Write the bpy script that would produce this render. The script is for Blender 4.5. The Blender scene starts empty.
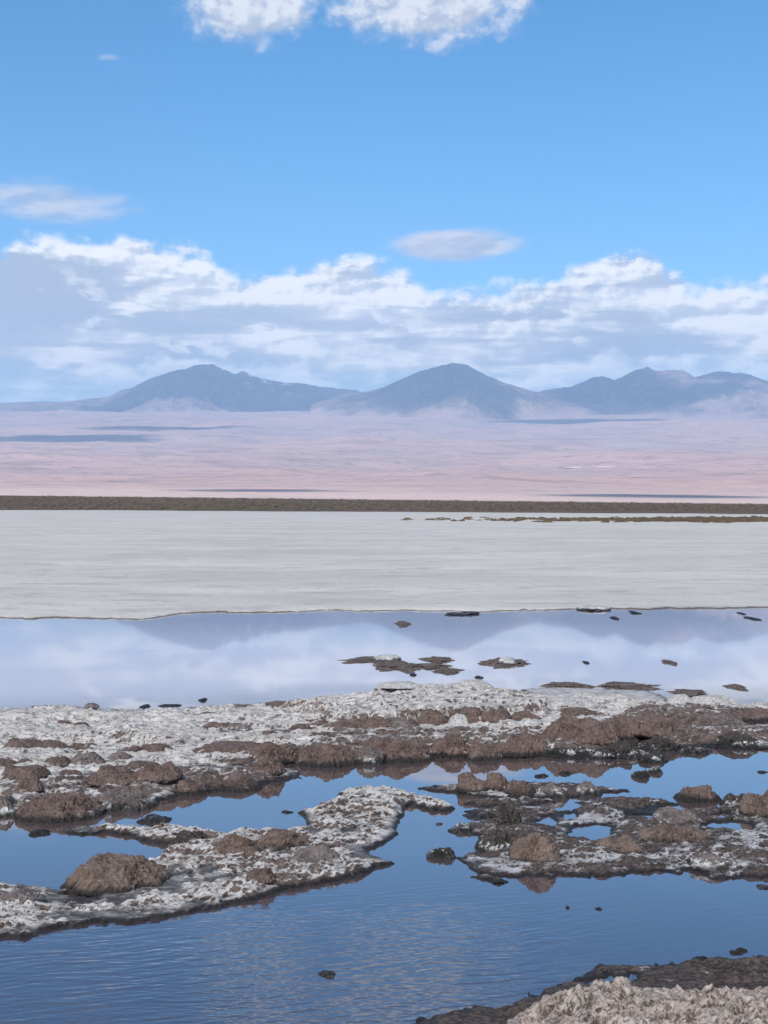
import bpy, bmesh, math, random
import numpy as np

C = bpy.context
sc = C.scene
col = sc.collection
rad = math.radians
PI = math.pi

# ------------------------------------------------------------------ camera model
F = 1487.0          # focal length in photo pixels
CAMH = 1.7
HOR = 507.0
PITCH = math.atan((512.0 - HOR) / F)      # slightly down
EXPO = 0.35
SKY_STR = 0.10
SUN_STR = 4.2
SUN_EL, SUN_AZ = 41.0, 205.0               # azimuth clockwise from +Y (view direction): sun behind, a little to the left

def ray(x, y):
    dx, dz = (x - 384.0) / F, -(y - 512.0) / F
    c, s = math.cos(PITCH), math.sin(PITCH)
    return np.array([dx, c + s * dz, -s + c * dz])

def at(x, y, z=0.0):
    """ground point (height z) seen at photo position x, y"""
    d = ray(x, y)
    t = (z - CAMH) / d[2]
    return np.array([d[0] * t, d[1] * t])

sun_vec = np.array([math.sin(rad(SUN_AZ)) * math.cos(rad(SUN_EL)), math.cos(rad(SUN_AZ)) * math.cos(rad(SUN_EL)), math.sin(rad(SUN_EL))])

# ------------------------------------------------------------------ numpy noise
def _h(ix, iy, iz, seed):
    with np.errstate(over='ignore'):
        h = ix.astype(np.uint32) * np.uint32(374761393) + iy.astype(np.uint32) * np.uint32(668265263) + iz.astype(np.uint32) * np.uint32(2147483647 & 1274126177) + np.uint32((seed * 974711 + 12345) & 0xffffffff)
        h = (h ^ (h >> np.uint32(13))) * np.uint32(1274126177)
        h = (h ^ (h >> np.uint32(16))) * np.uint32(2246822519)
        h = h ^ (h >> np.uint32(15))
    return h.astype(np.float64) / 4294967295.0

def vnoise(x, y, z=None, seed=0):
    x = np.asarray(x, float); y = np.asarray(y, float)
    z = np.zeros_like(x) if z is None else np.asarray(z, float)
    fx, fy, fz = np.floor(x), np.floor(y), np.floor(z)
    ix, iy, iz = fx.astype(np.int64), fy.astype(np.int64), fz.astype(np.int64)
    u, v, w = x - fx, y - fy, z - fz
    u = u * u * u * (u * (u * 6 - 15) + 10); v = v * v * v * (v * (v * 6 - 15) + 10); w = w * w * w * (w * (w * 6 - 15) + 10)
    def c(a, b, d): return _h(ix + a, iy + b, iz + d, seed)
    r = 0
    for d, ww in ((0, 1 - w), (1, w)):
        r = r + ww * ((c(0, 0, d) * (1 - u) + c(1, 0, d) * u) * (1 - v) + (c(0, 1, d) * (1 - u) + c(1, 1, d) * u) * v)
    return r

def fbm(x, y, z=None, octv=5, gain=0.5, seed=0):
    a, s, n = 1.0, 0.0, 0.0
    f = 1.0
    for o in range(octv):
        s = s + a * vnoise(np.asarray(x) * f + 17.3 * o, np.asarray(y) * f - 9.1 * o, None if z is None else np.asarray(z) * f + 3.7 * o, seed + o * 7)
        n += a; a *= gain; f *= 2.03
    return s / n

def ridged(x, y, z=None, octv=4, seed=0):
    a, s, n, f = 1.0, 0.0, 0.0, 1.0
    for o in range(octv):
        v = 1 - np.abs(2 * vnoise(np.asarray(x) * f + 5.1 * o, np.asarray(y) * f + 2.7 * o, None if z is None else np.asarray(z) * f, seed + o * 13) - 1)
        s = s + a * v * v; n += a; a *= 0.5; f *= 2.1
    return s / n

def worley(x, y, z=None, seed=0):
    """distance to the nearest feature point, 2D or 3D"""
    x = np.asarray(x, float); y = np.asarray(y, float)
    z3 = z is not None
    z = np.zeros_like(x) if z is None else np.asarray(z, float)
    ix, iy, iz = np.floor(x).astype(np.int64), np.floor(y).astype(np.int64), np.floor(z).astype(np.int64)
    best = np.full(x.shape, 9.0)
    for a in (-1, 0, 1):
        for b in (-1, 0, 1):
            for d in ((-1, 0, 1) if z3 else (0,)):
                jx, jy, jz = ix + a, iy + b, iz + d
                px, py = jx + _h(jx, jy, jz, seed), jy + _h(jx, jy, jz, seed + 1)
                pz = jz + _h(jx, jy, jz, seed + 2) if z3 else 0.0
                dd = (px - x) ** 2 + (py - y) ** 2 + ((pz - z) ** 2 if z3 else 0)
                best = np.minimum(best, dd)
    return np.sqrt(best)

def sstep(a, b, x):
    t = np.clip((x - a) / (b - a), 0, 1)
    return t * t * (3 - 2 * t)

def sdf(px, py, poly):
    """signed distance to a polygon, positive inside"""
    poly = np.asarray(poly, float)
    d = np.full(px.shape, 1e18); inside = np.zeros(px.shape, bool)
    n = len(poly)
    for i in range(n):
        ax, ay = poly[i]; bx, by = poly[(i + 1) % n]
        ex, ey = bx - ax, by - ay
        wx, wy = px - ax, py - ay
        t = np.clip((wx * ex + wy * ey) / (ex * ex + ey * ey + 1e-12), 0, 1)
        d = np.minimum(d, (wx - ex * t) ** 2 + (wy - ey * t) ** 2)
        cnd = ((ay > py) != (by > py))
        with np.errstate(divide='ignore', invalid='ignore'):
            xi = ex * (py - ay) / (ey if ey != 0 else 1e-12) + ax
        inside ^= cnd & (px < xi)
    d = np.sqrt(d)
    return np.where(inside, d, -d)

# ------------------------------------------------------------------ mesh building
def link(o):
    col.objects.link(o); return o

def mesh_obj(name, co, faces, mat, attrs=None, smooth=True):
    me = bpy.data.meshes.new(name)
    co = np.ascontiguousarray(co, np.float32); faces = np.ascontiguousarray(faces, np.int32)
    k = faces.shape[1]
    me.vertices.add(len(co)); me.vertices.foreach_set('co', co.ravel())
    me.loops.add(faces.size); me.loops.foreach_set('vertex_index', faces.ravel())
    me.polygons.add(len(faces))
    me.polygons.foreach_set('loop_start', np.arange(0, faces.size, k, dtype=np.int32))
    me.polygons.foreach_set('use_smooth', np.full(len(faces), smooth, dtype=bool))
    for an, av in (attrs or {}).items():
        a = me.attributes.new(an, 'FLOAT', 'POINT'); a.data.foreach_set('value', np.ascontiguousarray(av, np.float32).ravel())
    me.update(calc_edges=True)
    me.materials.append(mat)
    return link(bpy.data.objects.new(name, me))

def grid_obj(name, X, Y, Z, mat, keep=None, attrs=None):
    r, c = X.shape
    idx = np.arange(r * c).reshape(r, c)
    f = np.stack([idx[:-1, :-1], idx[:-1, 1:], idx[1:, 1:], idx[1:, :-1]], -1)
    if keep is not None:
        k = keep[:-1, :-1] | keep[:-1, 1:] | keep[1:, 1:] | keep[1:, :-1]
        f = f[k]
    f = f.reshape(-1, 4)
    co = np.stack([X, Y, Z], -1).reshape(-1, 3)
    used, inv = np.unique(f, return_inverse=True)
    f = inv.reshape(-1, 4)
    co = co[used]
    at_ = {k_: v.reshape(-1)[used] for k_, v in (attrs or {}).items()}
    return mesh_obj(name, co, f, mat, at_)

def structure(o, kind='structure'):
    o['kind'] = kind; return o

def tag(o, label, cat, group=None):
    o['label'] = label; o['category'] = cat
    if group: o['group'] = group
    return o

# ------------------------------------------------------------------ node helpers
class V:
    """a socket with arithmetic"""
    def __init__(s, t, k): s.t = t; s.k = k
    def _m(s, op, *o, clamp=False):
        n = s.t.nodes.new('ShaderNodeMath'); n.operation = op; n.use_clamp = clamp
        for i, v in enumerate((s,) + o):
            if isinstance(v, V): s.t.links.new(v.k, n.inputs[i])
            else: n.inputs[i].default_value = v
        return V(s.t, n.outputs[0])
    def __add__(s, o): return s._m('ADD', o)
    def __radd__(s, o): return s._m('ADD', o)
    def __sub__(s, o): return s._m('SUBTRACT', o)
    def __rsub__(s, o): return (s * -1.0) + o
    def __mul__(s, o): return s._m('MULTIPLY', o)
    def __rmul__(s, o): return s._m('MULTIPLY', o)
    def __truediv__(s, o): return s._m('DIVIDE', o)
    def clamp(s): return s._m('ADD', 0.0, clamp=True)
    def pw(s, e): return s._m('POWER', e)
    def mx(s, o): return s._m('MAXIMUM', o)
    def mn(s, o): return s._m('MINIMUM', o)
    def ab(s): return s._m('ABSOLUTE')
    def step(s, a, b, lo=0.0, hi=1.0):
        n = s.t.nodes.new('ShaderNodeMapRange'); n.interpolation_type = 'SMOOTHSTEP'
        s.t.links.new(s.k, n.inputs['Value'])
        n.inputs['From Min'].default_value = a; n.inputs['From Max'].default_value = b
        n.inputs['To Min'].default_value = lo; n.inputs['To Max'].default_value = hi
        return V(s.t, n.outputs['Result'])

def xyz(t, x, y, z=0.0):
    n = t.nodes.new('ShaderNodeCombineXYZ')
    for i, v in enumerate((x, y, z)):
        if isinstance(v, V): t.links.new(v.k, n.inputs[i])
        else: n.inputs[i].default_value = v
    return V(t, n.outputs[0])

def sep(v):
    n = v.t.nodes.new('ShaderNodeSeparateXYZ'); v.t.links.new(v.k, n.inputs[0])
    return V(v.t, n.outputs[0]), V(v.t, n.outputs[1]), V(v.t, n.outputs[2])

def position(t):
    return V(t, t.nodes.new('ShaderNodeNewGeometry').outputs['Position'])

def attr(t, name):
    n = t.nodes.new('ShaderNodeAttribute'); n.attribute_name = name
    return V(t, n.outputs['Fac'])

def noise(vec, scale=1.0, detail=4.0, rough=0.55, dist=0.0, lac=2.0):
    t = vec.t; n = t.nodes.new('ShaderNodeTexNoise')
    t.links.new(vec.k, n.inputs['Vector'])
    n.inputs['Scale'].default_value = scale; n.inputs['Detail'].default_value = detail
    n.inputs['Roughness'].default_value = rough; n.inputs['Distortion'].default_value = dist; n.inputs['Lacunarity'].default_value = lac
    return V(t, n.outputs['Fac'])

def voronoi(vec, scale=1.0, feature='F1'):
    t = vec.t; n = t.nodes.new('ShaderNodeTexVoronoi'); n.feature = feature
    t.links.new(vec.k, n.inputs['Vector']); n.inputs['Scale'].default_value = scale
    return V(t, n.outputs['Distance'])

def mix(t, f, a, b):
    """colour mix; a, b are V or 3-tuples"""
    n = t.nodes.new('ShaderNodeMix'); n.data_type = 'RGBA'
    for s_, v in ((n.inputs[0], f), (n.inputs[6], a), (n.inputs[7], b)):
        if isinstance(v, V): t.links.new(v.k, s_)
        elif isinstance(v, (tuple, list)): s_.default_value = (*v, 1.0)
        else: s_.default_value = v
    return V(t, n.outputs[2])

def lin(r, g, b):
    f = lambda c: (c / 255 / 12.92) if c / 255 <= 0.04045 else ((c / 255 + 0.055) / 1.055) ** 2.4
    return (f(r), f(g), f(b))

def new_mat(name):
    m = bpy.data.materials.new(name); m.use_nodes = True
    t = m.node_tree; bs = t.nodes['Principled BSDF']
    return m, t, bs

def setin(t, bs, name, v):
    if isinstance(v, V): t.links.new(v.k, bs.inputs[name])
    elif isinstance(v, (tuple, list)): bs.inputs[name].default_value = (*v, 1.0)
    else: bs.inputs[name].default_value = v

def bump(t, bs, height, strength, distance):
    n = t.nodes.new('ShaderNodeBump'); n.inputs['Strength'].default_value = strength; n.inputs['Distance'].default_value = distance
    t.links.new(height.k, n.inputs['Height']); t.links.new(n.outputs[0], bs.inputs['Normal'])

def scale_v(vec, sx, sy, sz):
    x, y, z = sep(vec)
    return xyz(vec.t, x * sx, y * sy, z * sz)

# ------------------------------------------------------------------ sky
def build_world():
    w = bpy.data.worlds.new('World'); sc.world = w; w.use_nodes = True
    t = w.node_tree; t.nodes.clear()
    out = t.nodes.new('ShaderNodeOutputWorld')
    sky = t.nodes.new('ShaderNodeTexSky'); sky.sky_type = 'NISHITA'; sky.sun_disc = False
    sky.sun_elevation = rad(SUN_EL); sky.sun_rotation = rad(SUN_AZ)
    sky.altitude = 2300; sky.air_density = 1.0; sky.dust_density = 0.0; sky.ozone_density = 1.6
    bg = t.nodes.new('ShaderNodeBackground'); bg.inputs[1].default_value = SKY_STR
    hs = t.nodes.new('ShaderNodeHueSaturation'); hs.inputs['Hue'].default_value = 0.494; hs.inputs['Saturation'].default_value = 1.38; hs.inputs['Value'].default_value = 1.29
    t.links.new(sky.outputs[0], hs.inputs['Color']); t.links.new(hs.outputs[0], bg.inputs[0])
    d = V(t, t.nodes.new('ShaderNodeTexCoord').outputs['Generated'])
    x, y, z = sep(d)
    az = x._m('ARCTAN2', y) * 57.2958
    el = z._m('ARCSINE') * 57.2958
    k = 1.0 / (SKY_STR * 2 ** EXPO)
    def cc(r, g, b): return tuple(c * k for c in lin(r, g, b))
    def kk(m_, r, g, b): return tuple(c * k * m_ for c in lin(r, g, b))
    PX = 25.95
    def A(px): return (px - 384) / PX
    def E(py): return (507 - py) / PX
    # --- the low bank of cloud over the range
    Pb = xyz(t, az * 0.55, el * 1.45, 0.0)
    nb = noise(Pb, 0.34, 5, 0.50, 0.25)
    nb2 = noise(xyz(t, az * 0.55 - 0.22, el * 1.45 + 0.42, 0.0), 0.34, 5, 0.50, 0.25)
    big = noise(xyz(t, az * 0.30, el * 0.95, 4.3), 0.42, 4, 0.5)
    curve = t.nodes.new('ShaderNodeFloatCurve')
    azn = (az + 16.0) / 32.0
    t.links.new(azn.clamp().k, curve.inputs['Value'])
    pts = [(-40, 250), (0, 258), (40, 243), (100, 247), (150, 243), (200, 250), (240, 272), (290, 268), (345, 260), (395, 268), (440, 285), (500, 285), (555, 275), (590, 262), (650, 264), (690, 284), (740, 282), (800, 287)]
    cm = curve.mapping.curves[0]
    cm.points[0].location = (0, E(250) / 14); cm.points[-1].location = (1, E(287) / 14)
    for px, py in pts: cm.points.new((A(px) + 16) / 32, E(py) / 14)
    curve.mapping.update()
    top = V(t, curve.outputs[0]) * 14.0
    depth = top - el                                            # degrees below the top edge
    puff = noise(xyz(t, az, el * 1.25, 1.7), 0.95, 6, 0.6)
    dens_b = (depth + (nb - 0.5) * 2.4 + (puff - 0.5) * 1.8).step(-0.10, 0.60)
    thin = (el + (big - 0.5) * 5.0).step(3.2, 6.5, 0.62, 1.0)    # the bank thins towards its base
    dens_b = dens_b * thin * (az.ab()).step(40, 75, 1.0, 0.35) * (y.step(-0.2, 0.1))
    streak = noise(xyz(t, az * 0.22, el * 1.9, 8.0), 0.8, 5, 0.55, 0.4)
    puff2 = noise(xyz(t, az - 0.16, el * 1.25 + 0.24, 1.7), 0.95, 6, 0.6)
    edgy = depth.step(0.6, 2.6, 1.0, 0.25)
    lit = ((nb - nb2) * 2.6 + ((puff - puff2) * 2.4 + (puff - 0.5) * 0.6) * edgy + (streak - 0.5) * 2.4 + (big - 0.5) * 1.2 + depth.step(0.0, 2.2, 0.27, 0.0) + (big - 0.5) * 1.0).step(-0.06, 0.62)
    patch = noise(xyz(t, az * 0.5, el * 1.15, 12.3), 0.85, 6, 0.58, 0.3)
    lit = (lit + (patch - 0.53).step(0.0, 0.12, 0.0, 0.7) * depth.step(0.8, 2.0)).clamp()
    body = mix(t, (big * 0.6 + streak * 0.4).step(0.43, 0.57), kk(1.1, 184, 194, 209), kk(1.15, 210, 215, 224))
    body = mix(t, el.step(4.0, 6.0, 0.7, 0.0), body, kk(1.15, 186, 208, 232))
    c_b = mix(t, lit, body, kk(1.3, 255, 251, 246))
    # bright heads showing low over the range
    gap = az.step(-3.2, -2.0, 0.0, 1.1) * az.step(4.2, 6.5, 1.0, 0.0)
    d2 = (el * -1.0 + 5.55 - gap + (nb - 0.5) * 2.6 + (puff - 0.5) * 1.6)
    a2 = d2.step(-0.05, 0.45) * az.step(-12.0, -10.0, 0.0, 1.0)
    l2 = (d2.step(0.0, 1.3, 1.0, 0.0) + (nb - nb2) * 2.0 + (puff - 0.5)).clamp()
    c_b = mix(t, a2 * l2 * 0.85, c_b, kk(1.45, 255, 250, 246))
    # --- separate clouds
    def puffcloud(a0, e0, ra, re, amp, soft, op, seed, sc_=0.8, kx=1.0, ky=1.3):
        n = noise(xyz(t, az * kx, el * ky, seed), sc_, 7, 0.58, 0.15)
        n2 = noise(xyz(t, az * kx - 0.25, el * ky + 0.35, seed), sc_, 7, 0.58, 0.15)
        q = (((az - a0) / ra).pw(2.0) + ((el - e0) / re).pw(2.0))._m('SQRT')
        m = ((1.0 - q) + (n - 0.5) * amp).step(0.0, soft) * op
        l = ((n - n2) * 3.2 + (el - e0) / re * 0.28 + 0.55).step(0.15, 0.85)
        return m, l
    clouds = []
    clouds.append(puffcloud(A(250), E(28), 3.0, 1.55, 1.2, 0.55, 0.97, 3.1))
    clouds.append(puffcloud(A(430), E(20), 4.4, 1.75, 1.3, 0.55, 0.97, 9.4))
    clouds.append(puffcloud(A(330), E(-14), 3.2, 1.1, 1.7, 0.5, 0.95, 14.2))
    clouds.append(puffcloud(A(605), E(2), 2.4, 0.62, 1.1, 0.55, 0.9, 5.2))
    clouds.append(puffcloud(A(456), E(249), 2.9, 0.70, 0.95, 0.5, 0.95, 21.5, 0.6, 0.5, 1.8))
    clouds.append(puffcloud(A(62), E(213), 3.8, 0.85, 1.5, 0.8, 0.85, 33.2, 0.6, 0.55, 1.8))
    clouds.append(puffcloud(A(112), E(78), 0.7, 0.16, 1.2, 0.9, 0.3, 35.0, 1.2))
    # --- scattered fair-weather cloud over the rest of the dome
    zz = z.mx(0.0) + 0.12
    pd = xyz(t, x / zz, y / zz, 0.0)
    nd = noise(pd, 0.75, 7, 0.6, 0.2)
    nd2 = noise(xyz(t, x / zz - 0.25, y / zz - 0.35, 0.0), 0.75, 5, 0.6, 0.2)
    out_of = (el.step(24.0, 30.0)).mx(az.ab().step(19.0, 26.0) * el.step(6.0, 10.0))
    md = nd.step(0.47, 0.60) * out_of * 0.96
    ld = ((nd2 - nd) * 2.5 + 0.55).step(0.1, 0.9)
    colr = c_b; alpha = dens_b
    colr = c_b
    def over(ca, aa, cb_, ab_):          # b over a
        oa = aa + ab_ - aa * ab_
        f = ab_ / oa.mx(0.0001)
        return mix(t, f, ca, cb_), oa
    for i, (m, l) in enumerate(clouds):
        hi = (244, 246, 251) if i not in (4, 5) else (233, 233, 242)
        lo = (196, 204, 222) if i not in (4, 5) else (190, 201, 224)
        colr, alpha = over(colr, alpha, mix(t, l, cc(*lo), cc(*hi)), m)
    colr, alpha = over(colr, alpha, mix(t, ld, cc(190, 196, 206), cc(252, 250, 247)), md)
    bgc = t.nodes.new('ShaderNodeBackground'); bgc.inputs[1].default_value = SKY_STR
    t.links.new(colr.k, bgc.inputs[0])
    ms = t.nodes.new('ShaderNodeMixShader')
    t.links.new(alpha.clamp().k, ms.inputs[0]); t.links.new(bg.outputs[0], ms.inputs[1]); t.links.new(bgc.outputs[0], ms.inputs[2])
    t.links.new(ms.outputs[0], out.inputs[0])

build_world()

# ------------------------------------------------------------------ materials
def mat_plain():
    m, t, bs = new_mat('desert_plain')
    p = position(t); x, y, z = sep(p)
    n1 = noise(scale_v(p, 0.0005, 0.0005, 0), 1.0, 6, 0.6)
    n2 = noise(scale_v(p, 0.0022, 0.003, 0), 1.0, 7, 0.62, 0.4)
    n3 = noise(scale_v(p, 0.009, 0.011, 0), 1.0, 5, 0.7)
    c = mix(t, n1.step(0.35, 0.65), (0.58, 0.385, 0.34), (0.47, 0.345, 0.33))
    c = mix(t, n2.step(0.48, 0.66) * 0.42, c, (0.20, 0.15, 0.145))
    c = mix(t, n3.step(0.56, 0.70) * 0.85, c, (0.10, 0.085, 0.08))
    low = y.step(1500, 4200, 1.0, 0.0)
    c = mix(t, low * 0.7, c, (0.66, 0.52, 0.48))
    # pale salt pans on the slope
    def pan(px, py0, py1, wpx, Y):
        X0 = (px - 384) / F * Y
        q = (((x - X0) / (wpx / F * Y)).pw(2.0) + ((y - Y) / (py1)).pw(2.0))._m('SQRT')
        return (1.2 - q + (n2 - 0.5) * 1.6 + (n3 - .5) * 1.0).step(0.3, 0.7)
    c = mix(t, pan(578, 0, 360, 40, 6500) * 0.95, c, (0.85, 0.82, 0.78))
    c = mix(t, pan(640, 0, 500, 60, 11000) * 0.35, c, (0.6, 0.5, 0.48))
    c = mix(t, y.step(1440, 1640, 1.0, 0.0), c, mix(t, n3.step(.3, .7), (0.10, 0.064, 0.033), (0.155, 0.105, 0.055)))
    setin(t, bs, 'Base Color', c); setin(t, bs, 'Roughness', 0.95); setin(t, bs, 'Specular IOR Level', 0.1)
    bump(t, bs, n2 + n3 * 0.8, 1.0, 30.0)
    return m

def mat_mountain():
    m, t, bs = new_mat('volcanic_rock')
    p = position(t); x, y, z = sep(p)
    n1 = noise(scale_v(p, 0.0011, 0.0011, 0.002), 1.0, 6, 0.6)
    n2 = noise(scale_v(p, 0.006, 0.006, 0.006), 1.0, 6, 0.65)
    c = mix(t, n1.step(0.38, 0.62), (0.13, 0.10, 0.098), (0.24, 0.175, 0.16))
    c = mix(t, n2.step(0.46, 0.64) * 0.7, c, (0.36, 0.26, 0.23))
    foot = attr(t, 'foot')
    c = mix(t, (foot + (n1 - 0.5) * 0.9 + (n2 - .5) * .3).step(0.35, 0.75), c, (0.42, 0.30, 0.275))  # paler lower flanks: sunlit patches painted into the rock colour
    snow = attr(t, 'snow')
    c = mix(t, (snow * 0.8 + (n2 - 0.5) * 3.0).step(0.95, 1.15), c, (0.75, 0.76, 0.8))
    setin(t, bs, 'Base Color', c); setin(t, bs, 'Roughness', 0.95); setin(t, bs, 'Specular IOR Level', 0.1)
    bump(t, bs, n2, 0.9, 60.0)
    return m

def mat_saltflat():
    m, t, bs = new_mat('salt_flat')
    p = position(t); x, y, z = sep(p)
    n1 = noise(scale_v(p, 0.09, 0.16, 0), 1.0, 7, 0.66)
    n2 = noise(scale_v(p, 0.55, 1.1, 0), 1.0, 7, 0.68, 0.5)
    n3 = noise(scale_v(p, 3.5, 3.5, 0), 1.0, 6, 0.75)
    n4 = noise(scale_v(p, 0.004, 0.012, 0), 1.0, 5, 0.6)
    c = mix(t, n1.step(0.35, 0.65), (0.565, 0.515, 0.458), (0.68, 0.635, 0.575))
    c = mix(t, n2.step(0.50, 0.66) * 0.7, c, (0.44, 0.40, 0.37))
    c = mix(t, n3.step(0.57, 0.70) * 0.85, c, (0.27, 0.235, 0.21))
    c = mix(t, n4.step(0.5, 0.65) * y.step(60, 140) * 0.5, c, (0.60, 0.575, 0.50))
    c = mix(t, n3.step(0.30, 0.40, 0.45, 0.0), c, (0.64, 0.62, 0.60))
    brown = (y + x * 1.71 - 475.0 + (n4 - 0.5) * 120 + (n1 - .5) * 60).step(-8, 22)
    c = mix(t, brown, c, mix(t, n1.step(.35, .65), (0.10, 0.064, 0.033), (0.155, 0.105, 0.055)))
    wet = (z + (n1 - 0.5) * 0.06 + (n3 - .5) * 0.03).step(0.006, 0.022, 1.0, 0.0)
    c = mix(t, wet * y.step(60, 80, 1, 0) * 0.85, c, (0.07, 0.05, 0.042))
    setin(t, bs, 'Base Color', c); setin(t, bs, 'Roughness', 0.85); setin(t, bs, 'Specular IOR Level', 0.25)
    bump(t, bs, n2 * 0.6 + n3, 0.8, 0.05)
    return m

def mat_crust(name, dark, mid, pale, fleck, saltiness, knob=60.0, wetline=True):
    """brown crusted mud with pale flecks, a black wet foot and a lace of dried salt above it"""
    m, t, bs = new_mat(name)
    p = position(t); x, y, z = sep(p)
    n1 = noise(p, 9.0, 5, 0.6)
    n2 = noise(p, 42.0, 5, 0.65)
    n3 = noise(p, 150.0, 3, 0.7)
    v = voronoi(p, knob)
    c = mix(t, n1.step(0.36, 0.64), dark, mid)
    c = mix(t, n2.step(0.48, 0.66) * 0.75, c, pale)
    c = mix(t, n3.step(0.55, 0.68) * fleck, c, (0.50, 0.45, 0.42))
    c = mix(t, n2.step(0.30, 0.42, 0.75, 0.0), c, tuple(q * 0.35 for q in dark))
    hgt = z + (n1 - 0.5) * 0.05
    s = (n1 * 0.55 + n2 * 0.45 + saltiness + hgt.step(0.03, 0.075, 0.10, -0.06)).step(0.56, 0.63)
    c = mix(t, s, c, mix(t, n2.step(.4, .6), (0.62, 0.59, 0.57), (0.78, 0.77, 0.76)))
    rough = 0.9
    if wetline:
        wet = hgt.step(0.016, 0.046, 1.0, 0.0)
        c = mix(t, wet * 0.94, c, (0.022, 0.019, 0.018))
        rough = wet * -0.4 + 0.9
    setin(t, bs, 'Base Color', c); setin(t, bs, 'Roughness', rough); setin(t, bs, 'Specular IOR Level', 0.3)
    bump(t, bs, n2 * 0.7 + n3 * 0.35 + v * -0.6, 1.0, 0.014)
    return m

def mat_bank(name, mudc, mud2, saltc, salt2, scale=1.0, wetz=0.03):
    m, t, bs = new_mat(name)
    p = position(t); x, y, z = sep(p)
    n1 = noise(scale_v(p, 1.0, 1.1, 1.0), 9.0 * scale, 7, 0.68)
    n2 = noise(scale_v(p, 1.0, 1.2, 1.0), 46.0 * scale, 5, 0.68)
    n3 = noise(p, 140.0, 3, 0.7)
    salt = attr(t, 'salt')
    f = (salt + (n1 - 0.5) * 1.7 + (n2 - 0.5) * 0.7).step(0.34, 0.64)
    cm_ = mix(t, n2.step(0.38, 0.64), mudc, mud2)
    cm_ = mix(t, n3.step(0.54, 0.68) * 0.5, cm_, (0.34, 0.29, 0.27))
    cs_ = mix(t, n1.step(0.35, 0.65), saltc, salt2)
    cs_ = mix(t, n2.step(0.56, 0.70) * 0.55, cs_, (0.36, 0.32, 0.30))
    cr = noise(scale_v(p, 5.0 * scale, 13.0 * scale, 1.0), 1.0, 5, 0.62, 0.6)
    crack = (cr - 0.5).ab().step(0.004, 0.030, 1.0, 0.0) * n1.step(0.38, 0.55)
    c = mix(t, f, cm_, cs_)
    c = mix(t, crack * 0.6, c, tuple(q * 0.6 for q in mudc))
    hgt = z + (n1 - 0.5) * 0.03 + (n2 - 0.5) * 0.012
    wet = hgt.step(wetz * 0.35, wetz, 1.0, 0.0)
    keep = attr(t, 'film')                              # a salt film that lies right at the water line stays white
    c = mix(t, wet * (1.0 - keep) * 0.95, c, (0.024, 0.02, 0.019))
    setin(t, bs, 'Base Color', c); setin(t, bs, 'Roughness', wet * -0.35 + 0.88); setin(t, bs, 'Specular IOR Level', 0.3)
    bump(t, bs, n2 + n3 * 0.35 + n1 * 0.5 - crack * 0.8, 1.0, 0.012)
    return m

def mat_water():
    m, t, bs = new_mat('lagoon_water')
    p = position(t); x, y, z = sep(p)
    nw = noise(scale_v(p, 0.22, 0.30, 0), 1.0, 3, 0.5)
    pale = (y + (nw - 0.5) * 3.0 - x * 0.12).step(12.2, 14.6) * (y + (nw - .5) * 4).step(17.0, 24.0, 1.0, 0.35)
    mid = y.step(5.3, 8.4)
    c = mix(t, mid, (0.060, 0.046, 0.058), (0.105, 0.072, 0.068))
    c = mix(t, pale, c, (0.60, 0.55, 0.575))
    # red-brown base: mud in the shallows, and rock reflections put into the colour
    setin(t, bs, 'Base Color', c); setin(t, bs, 'Roughness', y.step(12.0, 15.0, 0.006, 0.03)); setin(t, bs, 'IOR', 2.2); setin(t, bs, 'Coat Weight', y.step(5.0, 7.5, 0.12, 0.5) * y.step(11.5, 14.0, 1.0, 0.15)); setin(t, bs, 'Coat IOR', 1.34); setin(t, bs, 'Coat Roughness', 0.008)
    # ripples in the open water nearest the camera
    xr = x * 0.93 + y * 0.36; yr = y * 0.93 - x * 0.36
    warp = noise(scale_v(p, 1.3, 1.0, 0), 1.0, 2, 0.5)
    r1 = noise(xyz(t, xr * 5.0, yr * 25.0 + warp * 6.0, 0.0), 1.0, 1, 0.4)
    r2 = noise(xyz(t, x * 9.0 - y * 2.0, y * 40.0 + x * 4.0, 2.0), 1.0, 1, 0.4)
    r3 = noise(scale_v(p, 3.0, 7.0, 1.0), 1.0, 2, 0.5)
    near = y.step(5.7, 7.0, 1.0, 0.02) * (x + (warp - 0.5) * 1.2).step(0.35, 1.1, 1.0, 0.22)
    near = near * y.step(8.5, 10.0, 1.0, 0.1) * (warp.step(0.3, 0.6, 0.5, 1.0))
    h = (r1 * 1.0 + r2 * 0.4) * near + r3 * 0.008
    bump(t, bs, h, 1.0, 0.0034)
    t.links.new(bs.inputs['Normal'].links[0].from_socket, bs.inputs['Coat Normal'])
    return m

M_PLAIN, M_MTN, M_FLAT, M_WATER = mat_plain(), mat_mountain(), mat_saltflat(), mat_water()
M_BROWN = mat_crust('brown_crusted_mud', (0.100, 0.064, 0.051), (0.180, 0.120, 0.098), (0.25, 0.18, 0.15), 0.35, -0.10)
M_TAN = mat_crust('tan_crusted_mud', (0.115, 0.076, 0.058), (0.205, 0.142, 0.11), (0.27, 0.20, 0.165), 0.3, -0.14)
M_WET = mat_crust('dark_wet_mud', (0.035, 0.029, 0.027), (0.06, 0.048, 0.042), (0.12, 0.095, 0.085), 0.35, -0.035)
M_ISLET = mat_crust('brown_islet_mud', (0.11, 0.078, 0.064), (0.165, 0.118, 0.098), (0.22, 0.17, 0.145), 0.4, -0.14, wetline=False)
M_GREY = mat_crust('salty_grey_mud', (0.11, 0.085, 0.076), (0.20, 0.155, 0.138), (0.27, 0.235, 0.215), 0.6, -0.02)
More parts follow.
